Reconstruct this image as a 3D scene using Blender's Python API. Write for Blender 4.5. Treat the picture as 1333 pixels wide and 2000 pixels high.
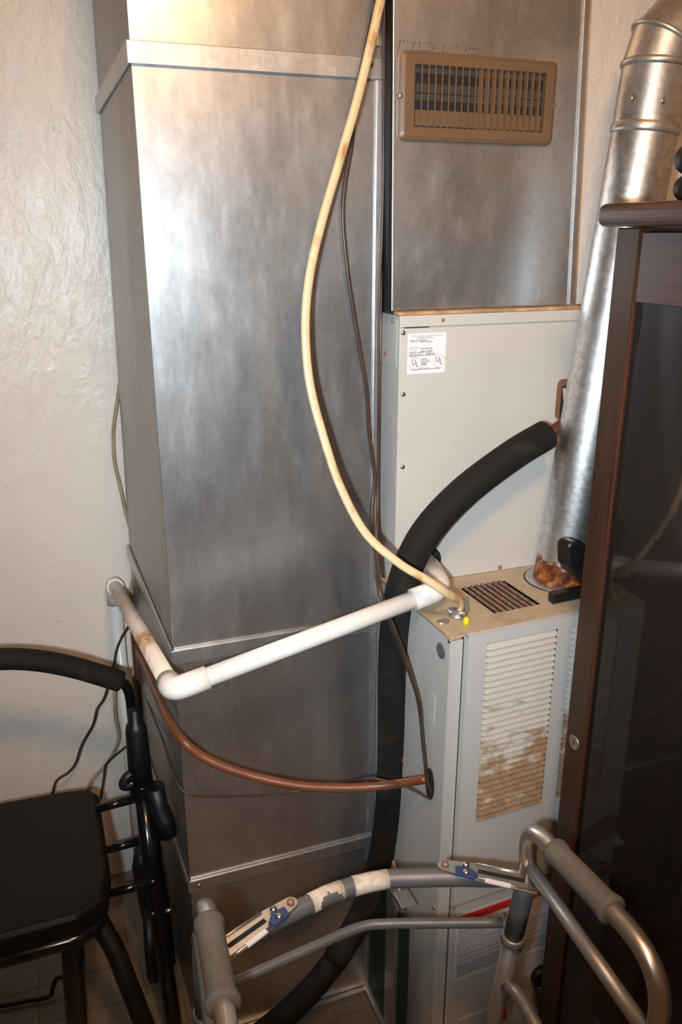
import bpy, bmesh, math, random
from mathutils import Vector, Matrix
random.seed(7)
for o in list(bpy.data.objects): bpy.data.objects.remove(o)
sc = bpy.context.scene
COL = sc.collection
# ------------------------------------------------------------------ camera
F = 1614.0
CAM = Vector((0, 0, 1.6)); YAW = math.radians(20.15); PITCH = math.radians(-18.72)
cd = bpy.data.cameras.new('camera'); cam = bpy.data.objects.new('camera', cd); COL.objects.link(cam)
cd.sensor_fit = 'VERTICAL'; cd.sensor_height = 36; cd.lens = F / 2000 * 36; cd.clip_start = .01
cam.location = CAM; cam.rotation_euler = (math.pi/2 + PITCH, 0, -YAW)
sc.camera = cam
fw = Vector((math.sin(YAW)*math.cos(PITCH), math.cos(YAW)*math.cos(PITCH), math.sin(PITCH)))
rt = Vector((math.cos(YAW), -math.sin(YAW), 0)); up = rt.cross(fw)
# ------------------------------------------------------------------ light, exposure
vs = sc.view_settings
vs.view_transform = 'Standard'; vs.look = 'None'; vs.exposure = 0.0; vs.gamma = 1.0; vs.use_curve_mapping = False
w = bpy.data.worlds.new('world'); sc.world = w; w.use_nodes = True
w.node_tree.nodes['Background'].inputs[0].default_value = (.05, .04, .03, 1)
w.node_tree.nodes['Background'].inputs[1].default_value = 1
# the camera's flash: beside and a little under the lens
fl = bpy.data.lights.new('camera_flash', 'SPOT'); flo = bpy.data.objects.new('camera_flash', fl); COL.objects.link(flo)
fl.energy = 94; fl.color = (.82, .93, 1.0); fl.shadow_soft_size = .018; fl.spot_size = math.radians(87); fl.spot_blend = 1.0
flo.location = CAM - rt*.085 - up*.045
flo.rotation_euler = (fw + up*.13).to_track_quat('-Z', 'Y').to_euler()
# the room's warm ceiling lamp
al = bpy.data.lights.new('ceiling_lamp_light', 'POINT'); alo = bpy.data.objects.new('ceiling_lamp_light', al); COL.objects.link(alo)
al.shadow_soft_size = .1; al.energy = 41; al.color = (1.0, .61, .34)
alo.location = (.22, .04, 2.33)

# ------------------------------------------------------------------ helpers
def ray(px, py): return fw + rt*((px-666.5)/F) + up*((1000-py)/F)
def hx(px, py, X): d = ray(px, py); return CAM + d*((X-CAM.x)/d.x)
def hy(px, py, Y): d = ray(px, py); return CAM + d*((Y-CAM.y)/d.y)
def hz(px, py, Z): d = ray(px, py); return CAM + d*((Z-CAM.z)/d.z)
def hp(px, py, p, n): d = ray(px, py); return CAM + d*((Vector(p)-CAM).dot(n)/d.dot(n))

def tag(o, label=None, cat=None, group=None, kind=None):
    if label: o['label'] = label
    if cat: o['category'] = cat
    if group: o['group'] = group
    if kind: o['kind'] = kind
    return o
def thing(name, loc, label, cat, group=None):
    o = bpy.data.objects.new(name, None); COL.objects.link(o); o.location = loc; o.empty_display_size = .05
    return tag(o, label, cat, group)
def adopt(o, parent):
    o.parent = parent
    p = Vector((0, 0, 0)); q = parent
    while q is not None: p += Vector(q.location); q = q.parent if q.type != 'EMPTY' else None
    if parent.type == 'EMPTY': o.matrix_parent_inverse = Matrix.Translation(-Vector(parent.location))
    else: o.matrix_parent_inverse = Matrix.Identity(4)
def link(name, me, mat, parent=None, loc=None):
    o = bpy.data.objects.new(name, me); COL.objects.link(o)
    if mat is not None and not me.materials: me.materials.append(mat)
    if loc is not None: o.location = loc
    if parent is not None: adopt(o, parent)
    return o
class G:
    """collects verts / faces of one mesh"""
    def __init__(s): s.v = []; s.f = []; s.sm = []
    def add(s, v, f, smooth=False):
        n = len(s.v); s.v += [tuple(p) for p in v]; s.f += [tuple(i+n for i in q) for q in f]; s.sm += [smooth]*len(f); return s
    def box(s, x0, x1, y0, y1, z0, z1, fn=None):
        v = [(x, y, z) for z in (z0, z1) for y in (y0, y1) for x in (x0, x1)]
        if fn: v = [fn(*p) for p in v]
        return s.add(v, [(0,2,3,1), (4,5,7,6), (0,1,5,4), (2,6,7,3), (0,4,6,2), (1,3,7,5)])
    def tube(s, pts, r, n=14, caps=True, ry=None, twist=None):
        pts = [Vector(p) for p in pts]; k = len(pts)
        rs = r if isinstance(r, (list, tuple)) else [r]*k
        t = [(pts[min(i+1, k-1)] - pts[max(i-1, 0)]).normalized() for i in range(k)]
        a = Vector((0, 0, 1)) if abs(t[0].z) < .9 else Vector((1, 0, 0))
        if twist: a = Vector(twist)
        nrm = (a - t[0]*a.dot(t[0])).normalized(); V = []
        for i in range(k):
            nrm = (nrm - t[i]*nrm.dot(t[i])).normalized(); b = t[i].cross(nrm)
            for j in range(n):
                an = 2*math.pi*j/n
                V.append(pts[i] + nrm*(math.cos(an)*rs[i]) + b*(math.sin(an)*(ry if ry else rs[i])))
        Fc = [(i*n+j, i*n+(j+1) % n, (i+1)*n+(j+1) % n, (i+1)*n+j) for i in range(k-1) for j in range(n)]
        s.add(V, Fc, True)
        if caps:
            m = len(s.v) - len(V)
            s.f.append(tuple(m+j for j in range(n-1, -1, -1))); s.sm.append(False)
            s.f.append(tuple(m+(k-1)*n+j for j in range(n))); s.sm.append(False)
        return s
    def lathe(s, prof, c, ax=(0,0,1), n=24):
        ax = Vector(ax).normalized(); a = Vector((0,0,1)) if abs(ax.z) < .9 else Vector((1,0,0))
        u = (a - ax*a.dot(ax)).normalized(); w_ = ax.cross(u); c = Vector(c); k = len(prof)
        V = [c + ax*h + (u*math.cos(2*math.pi*j/n) + w_*math.sin(2*math.pi*j/n))*rr for rr, h in prof for j in range(n)]
        Fc = [(i*n+j, i*n+(j+1) % n, (i+1)*n+(j+1) % n, (i+1)*n+j) for i in range(k-1) for j in range(n)]
        s.add(V, Fc, True); m = len(s.v) - len(V)
        if prof[0][0] > 1e-6: s.f.append(tuple(m+j for j in range(n-1, -1, -1))); s.sm.append(False)
        if prof[-1][0] > 1e-6: s.f.append(tuple(m+(k-1)*n+j for j in range(n))); s.sm.append(False)
        return s
    def prism(s, pl, d):
        """polygon points pl pushed along vector d"""
        pl = [Vector(p) for p in pl]; d = Vector(d); n = len(pl)
        s.add(pl + [p+d for p in pl], [tuple(range(n-1, -1, -1)), tuple(range(n, 2*n))] + [(i, (i+1) % n, n+(i+1) % n, n+i) for i in range(n)])
        return s
    def mesh(s, name, bev=0, seg=2, ang=40):
        me = bpy.data.meshes.new(name); me.from_pydata(s.v, [], s.f); me.update()
        for p, q in zip(me.polygons, s.sm): p.use_smooth = q
        bm = bmesh.new(); bm.from_mesh(me)
        bmesh.ops.recalc_face_normals(bm, faces=bm.faces)
        if bev:
            es = [e for e in bm.edges if len(e.link_faces) == 2 and e.calc_face_angle() > math.radians(ang)]
            bmesh.ops.bevel(bm, geom=es, offset=bev, segments=seg, affect='EDGES', profile=.5)
        bm.to_mesh(me); bm.free()
        return me
    def go(s, name, mat, parent=None, bev=0, seg=2, ang=40, label=None):
        o = link(name, s.mesh(name, bev, seg, ang), mat, parent)
        if label: o['label'] = label
        return o
def spline(P, m=8):
    P = [Vector(p) for p in P]; out = []
    for i in range(len(P)-1):
        p0 = P[i-1] if i else P[0]*2-P[1]; p1 = P[i]; p2 = P[i+1]; p3 = P[i+2] if i+2 < len(P) else P[-1]*2-P[-2]
        for j in range(m):
            t = j/m
            out.append(.5*((2*p1) + (p2-p0)*t + (2*p0-5*p1+4*p2-p3)*t*t + (3*p1-p0-3*p2+p3)*t**3))
    return out + [P[-1]]
def fillet(P, r, m=8):
    """polyline with rounded corners"""
    P = [Vector(p) for p in P]; out = [P[0]]
    rs = r if isinstance(r, (list, tuple)) else [r]*(len(P)-2)
    for i in range(1, len(P)-1):
        a = (P[i-1]-P[i]); b = (P[i+1]-P[i]); q = min(rs[i-1], a.length*.49, b.length*.49)
        A = P[i]+a.normalized()*q; B = P[i]+b.normalized()*q
        for j in range(m+1):
            t = j/m; out.append(A*(1-t)**2 + P[i]*2*t*(1-t) + B*t*t)
    return out + [P[-1]]
def textmesh(name, s, size, o, right, upv, align='LEFT', sx=1.0):
    cu = bpy.data.curves.new(name, 'FONT'); cu.body = s; cu.size = size; cu.align_x = align; cu.extrude = 0; cu.resolution_u = 2
    ob = bpy.data.objects.new(name, cu); me = bpy.data.meshes.new_from_object(ob)
    right = Vector(right).normalized(); upv = Vector(upv).normalized(); o = Vector(o)
    for v in me.vertices:
        x, y = v.co.x*sx, v.co.y; v.co = o + right*x + upv*y
    bpy.data.objects.remove(ob); bpy.data.curves.remove(cu)
    return me
def join_meshes(name, ms):
    bm = bmesh.new()
    for m in ms: bm.from_mesh(m)
    me = bpy.data.meshes.new(name); bm.to_mesh(me); bm.free()
    for m in ms: bpy.data.meshes.remove(m)
    return me

# ------------------------------------------------------------------ materials
class MT:
    def __init__(s, name):
        s.m = bpy.data.materials.new(name); s.m.use_nodes = True; s.nt = s.m.node_tree; s.b = s.nt.nodes['Principled BSDF']
        s.tc = s.nt.nodes.new('ShaderNodeTexCoord')
    def N(s, t, **k):
        n = s.nt.nodes.new(t)
        for a, b in k.items(): setattr(n, a, b)
        return n
    def L(s, a, b): s.nt.links.new(a, b)
    def noise(s, scale=5, detail=4, rough=.55, stretch=(1,1,1), dist=0):
        mp = s.N('ShaderNodeMapping'); mp.inputs['Scale'].default_value = stretch; s.L(s.tc.outputs['Object'], mp.inputs[0])
        n = s.N('ShaderNodeTexNoise'); n.inputs['Scale'].default_value = scale; n.inputs['Detail'].default_value = detail
        n.inputs['Roughness'].default_value = rough; n.inputs['Distortion'].default_value = dist
        s.L(mp.outputs[0], n.inputs['Vector']); return n.outputs['Fac']
    def ramp(s, fac, stops):
        r = s.N('ShaderNodeValToRGB'); e = r.color_ramp.elements
        while len(e) < len(stops): e.new(.5)
        for q, (p, c) in zip(e, stops): q.position = p; q.color = (*c, 1) if len(c) == 3 else c
        s.L(fac, r.inputs[0]); return r.outputs[0]
    def val(s, fac, a, b, lo=0., hi=1.):
        r = s.N('ShaderNodeMapRange'); r.inputs[1].default_value = lo; r.inputs[2].default_value = hi; r.inputs[3].default_value = a; r.inputs[4].default_value = b
        s.L(fac, r.inputs[0]); return r.outputs[0]
    def mix(s, fac, a, b, mode='MIX'):
        m = s.N('ShaderNodeMix', data_type='RGBA', blend_type=mode)
        if isinstance(fac, (int, float)): m.inputs[0].default_value = fac
        else: s.L(fac, m.inputs[0])
        for q, i in ((a, 6), (b, 7)):
            if isinstance(q, tuple): m.inputs[i].default_value = (*q, 1)
            else: s.L(q, m.inputs[i])
        return m.outputs[2]
    def math(s, op, a, b):
        m = s.N('ShaderNodeMath', operation=op)
        for q, i in ((a, 0), (b, 1)):
            if isinstance(q, (int, float)): m.inputs[i].default_value = q
            else: s.L(q, m.inputs[i])
        return m.outputs[0]
    def z(s):
        x = s.N('ShaderNodeSeparateXYZ'); s.L(s.tc.outputs['Object'], x.inputs[0]); return x.outputs
    def col(s, c):
        if isinstance(c, tuple): s.b.inputs['Base Color'].default_value = (*c, 1)
        else: s.L(c, s.b.inputs['Base Color'])
        return s
    def set(s, rough=.5, metal=0, spec=.5):
        if isinstance(rough, (int, float)): s.b.inputs['Roughness'].default_value = rough
        else: s.L(rough, s.b.inputs['Roughness'])
        s.b.inputs['Metallic'].default_value = metal; s.b.inputs['Specular IOR Level'].default_value = spec; return s
    def bump(s, h, strength=.3, dist=.002):
        b = s.N('ShaderNodeBump'); b.inputs['Strength'].default_value = strength; b.inputs['Distance'].default_value = dist
        s.L(h, b.inputs['Height']); s.L(b.outputs[0], s.b.inputs['Normal']); return s
def plain(name, c, rough=.5, metal=0, var=.12, scale=14, spec=.5, bump=0):
    m = MT(name); n = m.noise(scale, 5)
    m.col(m.ramp(n, [(.3, tuple(x*(1-var) for x in c)), (.7, tuple(min(1, x*(1+var)) for x in c))])).set(rough, metal, spec)
    if bump: m.bump(m.noise(scale*12, 3), bump, .001)
    return m.m
M = {}
# plaster
m = MT('plaster'); a = m.noise(7, 6, .6, (1, 1, .55), .6); b = m.noise(30, 4, .6, (1, 1, .5), 1.2); c = m.noise(2.2, 2)
m.col(m.mix(m.val(m.noise(60, 2), 0, 1, .72, .8), m.ramp(c, [(.3, (.67, .63, .58)), (.7, (.735, .69, .64))]), (.5, .44, .38)))
h = m.math('ADD', m.math('MULTIPLY', a, .8), m.math('MULTIPLY', b, .35)); m.set(.36, 0, .5).bump(h, .5, .016); M['plaster'] = m.m
M['ceiling'] = plain('ceiling_paint', (.84, .73, .60), .8)
M['room'] = plain('room_paint', (.25, .17, .11), .7)
M['trim'] = plain('trim_paint', (.72, .70, .67), .4, bump=.1)
# galvanised steel
def galv(name, base, r0, r1, spang=.35, metal=.92):
    m = MT(name)
    n1 = m.noise(4.5, 6, .6, (1, 1, .6), .4); n2 = m.noise(38, 5, .65, (1, 1, .35)); n3 = m.noise(9, 3, .5, (2.2, 2.2, .25), .2)
    v = m.N('ShaderNodeTexVoronoi'); v.inputs['Scale'].default_value = 130; m.L(m.tc.outputs['Object'], v.inputs['Vector'])
    n4 = m.noise(160, 3, .6, (1, 1, .06))
    k = m.math('ADD', m.math('ADD', m.math('MULTIPLY', n1, .42), m.math('MULTIPLY', n3, .40)), m.math('MULTIPLY', n4, .18))
    d = tuple(x*.84 for x in base); l = tuple(min(1, x*1.06) for x in base)
    cc = m.mix(m.val(n2, 0, 1, .55, .75), m.ramp(k, [(.36, d), (.62, l)]), tuple(min(1, x*1.1) for x in base))
    bw = m.N('ShaderNodeRGBToBW'); m.L(v.outputs['Color'], bw.inputs[0])
    cc = m.mix(min(1, spang*.25), cc, m.ramp(bw.outputs[0], [(.2, (.25, .25, .25)), (.8, (.75, .75, .75))]), 'OVERLAY') if spang else cc
    hs = m.N('ShaderNodeHueSaturation'); hs.inputs['Saturation'].default_value = .35; m.L(cc, hs.inputs['Color'])
    m.col(hs.outputs[0]).set(m.val(m.math('ADD', m.math('MULTIPLY', n1, .6), m.math('MULTIPLY', n2, .4)), r0, r1, .35, .65), metal)
    m.bump(m.noise(3.0, 2), .12, .01)
    return m
M['galv'] = galv('galvanised_sheet', (.55, .56, .57), .29, .38).m
M['galv_dull'] = galv('galvanised_dull', (.54, .525, .505), .34, .46).m
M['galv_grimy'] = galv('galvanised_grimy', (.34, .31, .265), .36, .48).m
M['cleat'] = galv('galvanised_cleat', (.56, .56, .56), .36, .48, .6).m
# flue steel: spangled, rusted foot
m = galv('flue_steel', (.62, .61, .59), .33, .48, 1.6, .86)
zz = m.z()[2]; rn = m.noise(42, 6, .65, (1, 1, 1), .8); mask = m.math('GREATER_THAN', m.math('ADD', rn, m.val(zz, .40, -.45, 1.01, 1.105)), .62)
rustc = m.ramp(m.noise(60, 5), [(.3, (.05, .012, .004)), (.52, (.20, .045, .01)), (.7, (.50, .22, .05))])
old = m.b.inputs['Base Color'].links[0].from_socket; m.col(m.mix(mask, old, rustc))
m.L(m.math('SUBTRACT', 1.0, mask), m.b.inputs['Metallic']); M['flue'] = m.m
M['flue_top'] = galv('flue_steel_aged', (.52, .46, .39), .33, .48, .8, .86).m
# furnace paint
def enamel(name, c, dust=0, dustc=(.42, .30, .17)):
    m = MT(name); n = m.noise(6, 5); base = m.ramp(n, [(.3, tuple(x*.95 for x in c)), (.7, tuple(x*1.04 for x in c))])
    sp = m.val(m.noise(70, 3, .7), 0, 1, .71, .76); base = m.mix(m.math('MULTIPLY', sp, .5), base, (.28, .19, .11))
    if dust: base = m.mix(m.val(m.noise(9, 6, .65), dust*.55, min(1, dust*1.15), .3, .7), base, dustc)
    m.col(base).set(.38, 0, .45).bump(m.noise(260, 2), .06, .0006); return m.m
M['enamel'] = enamel('furnace_enamel', (.46, .465, .455))
M['coil'] = enamel('coil_case_enamel', (.52, .51, .48))
M['door'] = enamel('furnace_door_enamel', (.48, .49, .49))
m = MT('furnace_top_dusty'); n = m.noise(14, 7, .7); n2 = m.noise(45, 5, .7)
cc = m.ramp(n, [(.3, (.34, .25, .155)), (.5, (.44, .355, .245)), (.72, (.50, .435, .335))])
m.col(m.mix(m.val(n2, 0, .7, .60, .74), cc, (.22, .12, .06))).set(.6); M['top'] = m.m
m = MT('louver_dusty'); zz = m.z()[2]; n = m.noise(26, 6, .62, (1, 1, 2.2)); n2 = m.noise(9, 3)
k = m.math('ADD', m.math('MULTIPLY', m.math('ADD', m.math('MULTIPLY', n, .55), m.math('MULTIPLY', n2, .45)), 1.0), m.val(zz, .20, -.11, .66, .94))
m.col(m.mix(m.val(k, 0, .95, .53, .62), (.48, .46, .415), m.ramp(m.noise(70, 4), [(.3, (.20, .12, .06)), (.7, (.33, .21, .115))]))).set(.6); M['louver'] = m.m
M['rust'] = plain('rust', (.30, .13, .05), .85, 0, .5, 60)
M['rust_edge'] = plain('rust_stained_edge', (.42, .26, .13), .8, 0, .45, 45)
M['slot_bar'] = plain('rusted_slot_bar', (.22, .13, .085), .8, 0, .4, 80)
M['dark'] = plain('dark_gap', (.012, .011, .011), .9)
M['black_strip'] = plain('black_side_strip', (.006, .0065, .007), .6, 0, .5, 60, spec=.2)
M['screw'] = plain('screw_zinc', (.55, .50, .43), .35, 1, .3, 200)
M['screw_rust'] = plain('screw_rusty', (.34, .20, .13), .6, .4, .4, 300)
M['tan'] = plain('tan_enamel', (.155, .092, .050), .38, 0, .06, 20)
M['damper'] = plain('damper_grey', (.055, .052, .05), .5, .2)
m = MT('black_foam'); n = m.noise(9, 6, .65)
m.col(m.mix(m.val(n, 0, .55, .5, .72), (.010, .009, .008), (.06, .048, .035))).set(.8, 0, .25).bump(m.noise(150, 3), .25, .001); M['hose'] = m.m
M['pvc'] = plain('pvc_white', (.78, .755, .72), .28, 0, .05, 10)
m = MT('pvc_stained'); n = m.noise(16, 5, .6, (1, .5, 1)); n2 = m.noise(7, 2)
m.col(m.mix(m.val(n, 0, 1, .53, .66), m.ramp(n2, [(.3, (.66, .55, .43)), (.7, (.76, .70, .62))]), (.40, .21, .08))).set(.35); M['pvc_old'] = m.m
m = MT('cable_jacket'); n = m.noise(26, 4, .6, (1, 1, .5))
m.col(m.mix(m.val(n, 0, 1, .54, .66), m.ramp(m.noise(5, 2), [(.3, (.60, .44, .24)), (.7, (.70, .57, .36))]), (.42, .23, .08))).set(.4); M['cable'] = m.m
M['cord'] = plain('brown_cord', (.055, .032, .022), .35, 0, .3, 20)
M['thin_wire'] = plain('thin_wire_brown', (.07, .03, .02), .5)
M['beige_wire'] = plain('beige_wire', (.33, .27, .17), .5, 0, .25, 30)
M['copper'] = plain('orange_coated_tube', (.17, .055, .022), .38, 0, .2, 16)
M['copper_dark'] = plain('dark_brown_pipe', (.09, .03, .015), .45, 0, .3, 16)
M['blackmetal'] = plain('black_gloss_tube', (.006, .006, .007), .16, 0, .3, 20)
M['blackplastic'] = plain('black_plastic', (.007, .0065, .006), .45, 0, .3, 30)
M['seatvinyl'] = plain('black_vinyl', (.0045, .0042, .0038), .5, 0, .3, 8, spec=.22, bump=.2)
M['rubber'] = plain('grey_rubber_grip', (.115, .10, .083), .75, 0, .12, 40, bump=.3)
M['alu'] = plain('anodised_aluminium', (.55, .52, .48), .33, .9, .08, 12)
M['alu_dark'] = plain('grey_painted_tube', (.16, .165, .175), .45, .35, .12, 20)
M['alu_grey'] = plain('grey_tube', (.30, .295, .29), .42, .6, .1, 20)
M['bluetab'] = plain('blue_latch', (.03, .055, .17), .45)
M['tape'] = plain('old_white_tape', (.62, .55, .46), .7, 0, .3, 60, bump=.3)
M['whitelabel'] = plain('white_sticker', (.78, .77, .80), .45, 0, .03, 8)
M['greylabel'] = plain('warning_sticker', (.62, .63, .68), .5, 0, .04, 8)
M['red'] = plain('warning_red', (.62, .035, .015), .5, 0, .05)
M['ink'] = plain('black_ink', (.02, .018, .03), .6, 0, .2)
M['ink_grey'] = plain('grey_ink', (.22, .21, .23), .6, 0, .2)
M['ink_red'] = plain('faded_red_ink', (.20, .06, .05), .7, 0, .3)
M['yellow'] = plain('yellow_plastic', (.72, .56, .01), .4)
M['green'] = plain('dark_green_panel', (.006, .035, .022), .6, 0, .3)
M['insul'] = plain('yellowed_insulation', (.34, .26, .15), .9, 0, .3, 40)
M['brass'] = plain('dull_brass', (.36, .31, .24), .35, .8)
# dark wood
m = MT('dark_wood'); n = m.noise(9, 6, .6, (6, 6, .5), .5)
m.col(m.ramp(n, [(.3, (.026, .011, .005)), (.7, (.052, .023, .010))])).set(.4, 0, .3).bump(m.noise(30, 4, .6, (4, 4, .3)), .06, .001); M['wood'] = m.m
m = MT('dark_wood_rail'); n = m.noise(9, 6, .6, (6, .5, 6), .5)
m.col(m.ramp(n, [(.3, (.028, .012, .009)), (.7, (.06, .027, .02))])).set(.36, 0, .5).bump(m.noise(40, 3, .6, (4, .3, 6)), .08, .001); M['wood_h'] = m.m
M['groove'] = plain('reddish_bare_wood', (.07, .02, .010), .6)
M['inside'] = plain('cabinet_inside', (.02, .011, .008), .6)
# smoked glass pane
g = bpy.data.materials.new('smoked_glass'); g.use_nodes = True; nt = g.node_tree; nt.nodes.clear()
out = nt.nodes.new('ShaderNodeOutputMaterial'); mx = nt.nodes.new('ShaderNodeMixShader'); fr = nt.nodes.new('ShaderNodeFresnel'); fr.inputs[0].default_value = 1.32
tr = nt.nodes.new('ShaderNodeBsdfTransparent'); tr.inputs[0].default_value = (.42, .40, .40, 1); gl = nt.nodes.new('ShaderNodeBsdfGlossy'); gl.inputs['Roughness'].default_value = .035
nt.links.new(fr.outputs[0], mx.inputs[0]); nt.links.new(tr.outputs[0], mx.inputs[1]); nt.links.new(gl.outputs[0], mx.inputs[2]); df = nt.nodes.new('ShaderNodeBsdfDiffuse'); df.inputs[0].default_value = (.55, .40, .36, 1); m2 = nt.nodes.new('ShaderNodeMixShader'); m2.inputs[0].default_value = .028
nt.links.new(mx.outputs[0], m2.inputs[1]); nt.links.new(df.outputs[0], m2.inputs[2]); nt.links.new(m2.outputs[0], out.inputs[0]); M['glass'] = g
m = MT('floor_vinyl'); n = m.noise(14, 6, .65); n2 = m.noise(3, 3)
m.col(m.mix(m.val(n2, 0, .6, .4, .7), m.ramp(n, [(.3, (.15, .115, .08)), (.7, (.23, .19, .14))]), (.11, .08, .05))).set(.5); M['tile'] = m.m
M['floor'] = plain('floor_joint', (.09, .07, .05), .8)

# ------------------------------------------------------------------ the room
YW = 1.86; X0, X1, Y0, ZC = -2.6, 1.9, -3.4, 2.4
def struct(name, gg, mat, **k):
    o = gg.go(name, mat, None, **k); o['kind'] = 'structure'; return o
floor = struct('floor', G().box(X0, X1, Y0, YW, -.1, -.0015), M['floor'])
TS = .1
tile = G().box(.0008, TS-.0008, .0008, TS-.0008, -.0015, 0).mesh('tile'); tile.materials.append(M['tile'])
for i in range(14):
    for j in range(9):
        x, y = -.55+i*TS, .955+j*TS
        link('tile', tile, None, floor, (x, y, 0))
G().box(X0, X1, Y0, .955, -.0015, 0).box(X0, -.55, .955, YW, -.0015, 0).box(.85, X1, .955, YW, -.0015, 0).go('vinyl_sheet', M['tile'], floor)
struct('ceiling', G().box(X0, X1, Y0, YW, ZC, ZC+.1), M['ceiling'])
wb = struct('wall_back', G().box(X0, X1, YW, YW+.1, 0, ZC), M['plaster'])
struct('wall_back_right', G().box(.915, X1, 1.316, YW, 0, ZC), M['plaster'])
struct('wall_left', G().box(X0-.1, X0, Y0, YW, 0, ZC), M['room'])
struct('wall_right', G().box(X1, X1+.1, Y0, YW, 0, ZC), M['plaster'])
struct('wall_rear', G().box(X0, X1, Y0-.1, Y0, 0, ZC), M['room'])
struct('baseboard_back', G().box(X0, .16, YW-.012, YW, 0, .085), M['trim'], bev=.003)
tr1 = G().prism([(.151, 0, 2.4), (.132, 0, .085), (.20, 0, .085), (.20, 0, 2.4)], (0, .004, 0)); tr1.v = [(x, y+YW-.004, z) for x, y, z in tr1.v]
struct('trim_1', tr1, M['plaster'])

# ------------------------------------------------------------------ screws (shared meshes, facing -Y or -X)
def screwmesh(name, ax, r, mat, h=.0025):
    g_ = G().lathe([(r, 0), (r, h*.4), (r*.75, h*.85), (r*.3, h), (0, h)], (0,0,0), ax, 12)
    me = g_.mesh(name); me.materials.append(mat); return me
SCR = {('y', 0): screwmesh('screw', (0,-1,0), .0042, M['screw']), ('y', 1): screwmesh('screw', (0,-1,0), .0042, M['screw_rust']),
       ('x', 0): screwmesh('screw', (-1,0,0), .004, M['screw']), ('x', 1): screwmesh('screw', (-1,0,0), .004, M['screw_rust'])}
def screw(parent, p, ax='y', rusty=0): return link('screw', SCR[(ax, rusty)], None, parent, p)

# ------------------------------------------------------------------ big left duct
YD = 1.295; XR = .544; YB = 1.838
ZB = [0.0, .408, .905, 1.833, 2.398]
def xback(z): return .166 + (z-1.55)*.018     # the back edge leans a little
def xleft(z): return .167
duct = thing('return_duct', (.355, 1.57, 0), 'tall galvanised sheet metal duct with horizontal joint bands, left of the furnace', 'duct')
for k in range(4):
    z0, z1 = ZB[k]+.0005, ZB[k+1]-.0005
    v = [(xleft(z0), YD, z0), (XR, YD, z0), (XR, YB, z0), (xback(z0), YB, z0), (xleft(z1), YD, z1), (XR, YD, z1), (XR, YB, z1), (xback(z1), YB, z1)]
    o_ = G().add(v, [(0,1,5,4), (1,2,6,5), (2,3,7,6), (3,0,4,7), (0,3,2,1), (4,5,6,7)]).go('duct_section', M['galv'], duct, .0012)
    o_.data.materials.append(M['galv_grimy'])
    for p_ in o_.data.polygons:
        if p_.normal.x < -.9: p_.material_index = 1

    G().box(XR-.0125, XR+.0015, YD-.0045, YD-.0005, z0+(.03 if k else 0), z1-.014).go('corner_seam', M['cleat'], duct, .001)
for (za, zb) in ((.398, .424), (.891, .918), (1.8185, 1.8475)):
    g_ = G().box(xleft(1)-.005, XR+.0035, YD-.0065, YD-.0006, za, zb)
    g_.prism([(xleft(1)-.005, YD-.006, za), (xleft(1)-.0008, YD-.006, za), (xback(za)-.0008, YB, za), (xback(za)-.007, YB, za)], (0, 0, zb-za))
    g_.go('joint_band', M['cleat'], duct, .0009)
screw(duct, (.183, YD-.0065, .411)); screw(duct, (.52, YD-.0065, 1.838))
screw(duct, hy(637, 1234, YD-.001)); screw(duct, hy(588, 1990, YD-.001))
G().box(xleft(1)+.002, XR, YD-.012, YD-.001, 0, .018).go('floor_flange', M['galv_dull'], duct, .001)

# ------------------------------------------------------------------ supply plenum with register
YP = 1.262
def plx(z, right): return (.8945-(z-1.48)*.043) if right else (.5505-(z-1.48)*.016)
pl = thing('supply_plenum', (.72, 1.55, 1.478), 'galvanised plenum duct rising from the cream coil case beside the flue pipe', 'duct')
z0, z1 = 1.4785, 2.398
v = [(plx(z, r), y, z) for z in (z0, z1) for (r, y) in ((0, YP), (1, YP), (1, YB), (0, YB))]
G().add(v, [(0,1,5,4), (1,2,6,5), (2,3,7,6), (3,0,4,7), (0,3,2,1), (4,5,6,7)]).go('plenum_box', M['galv_dull'], pl, .001)
def strip(xa, xb, ya, yb):   # follows the plenum's lean; xa/xb offsets from the right (R) or left (L) edge
    return lambda x, y, z: None
g_ = G(); V = [(plx(z, 1)+dx, y, z) for z in (z0, z1) for dx, y in ((-.007, YP-.004), (.003, YP-.004), (.003, YP-.0003), (-.007, YP-.0003))]
g_.add(V, [(0,1,5,4), (1,2,6,5), (2,3,7,6), (3,0,4,7), (0,3,2,1), (4,5,6,7)]).go('edge_seam', M['cleat'], pl, .001)
g_ = G(); V = [(plx(z, 0)+dx, y, z) for z in (z0, z1) for dx, y in ((-.001, YP-.003), (.004, YP-.003), (.004, YP-.0003), (-.001, YP-.0003))]
g_.add(V, [(0,1,5,4), (1,2,6,5), (2,3,7,6), (3,0,4,7), (0,3,2,1), (4,5,6,7)]).go('edge_seam', M['cleat'], pl, .001)
g_ = G(); V = [(plx(z, 0)+dx, y, z) for z in (z0, z1) for dx, y in ((-.0025, YP+.001), (-.0004, YP+.001), (-.0004, YP+.12), (-.0025, YP+.12))]
g_.add(V, [(0,1,5,4), (1,2,6,5), (2,3,7,6), (3,0,4,7), (0,3,2,1), (4,5,6,7)]).go('side_strip', M['black_strip'], pl, label='black strip in the gap')  # thin near-black strip along the plenum's left side, next to the tall duct
# rusty caulk line down the right side
pts = [Vector((plx(1.482+i*.0457, 1)+.0045+.0012*math.sin(i*2.1), YP+.004, 1.482+i*.0457)) for i in range(21)]
G().tube(pts, .003, 6).go('caulk_line', M['rust_edge'], pl, label='rust-brown caulk bead')
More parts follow.
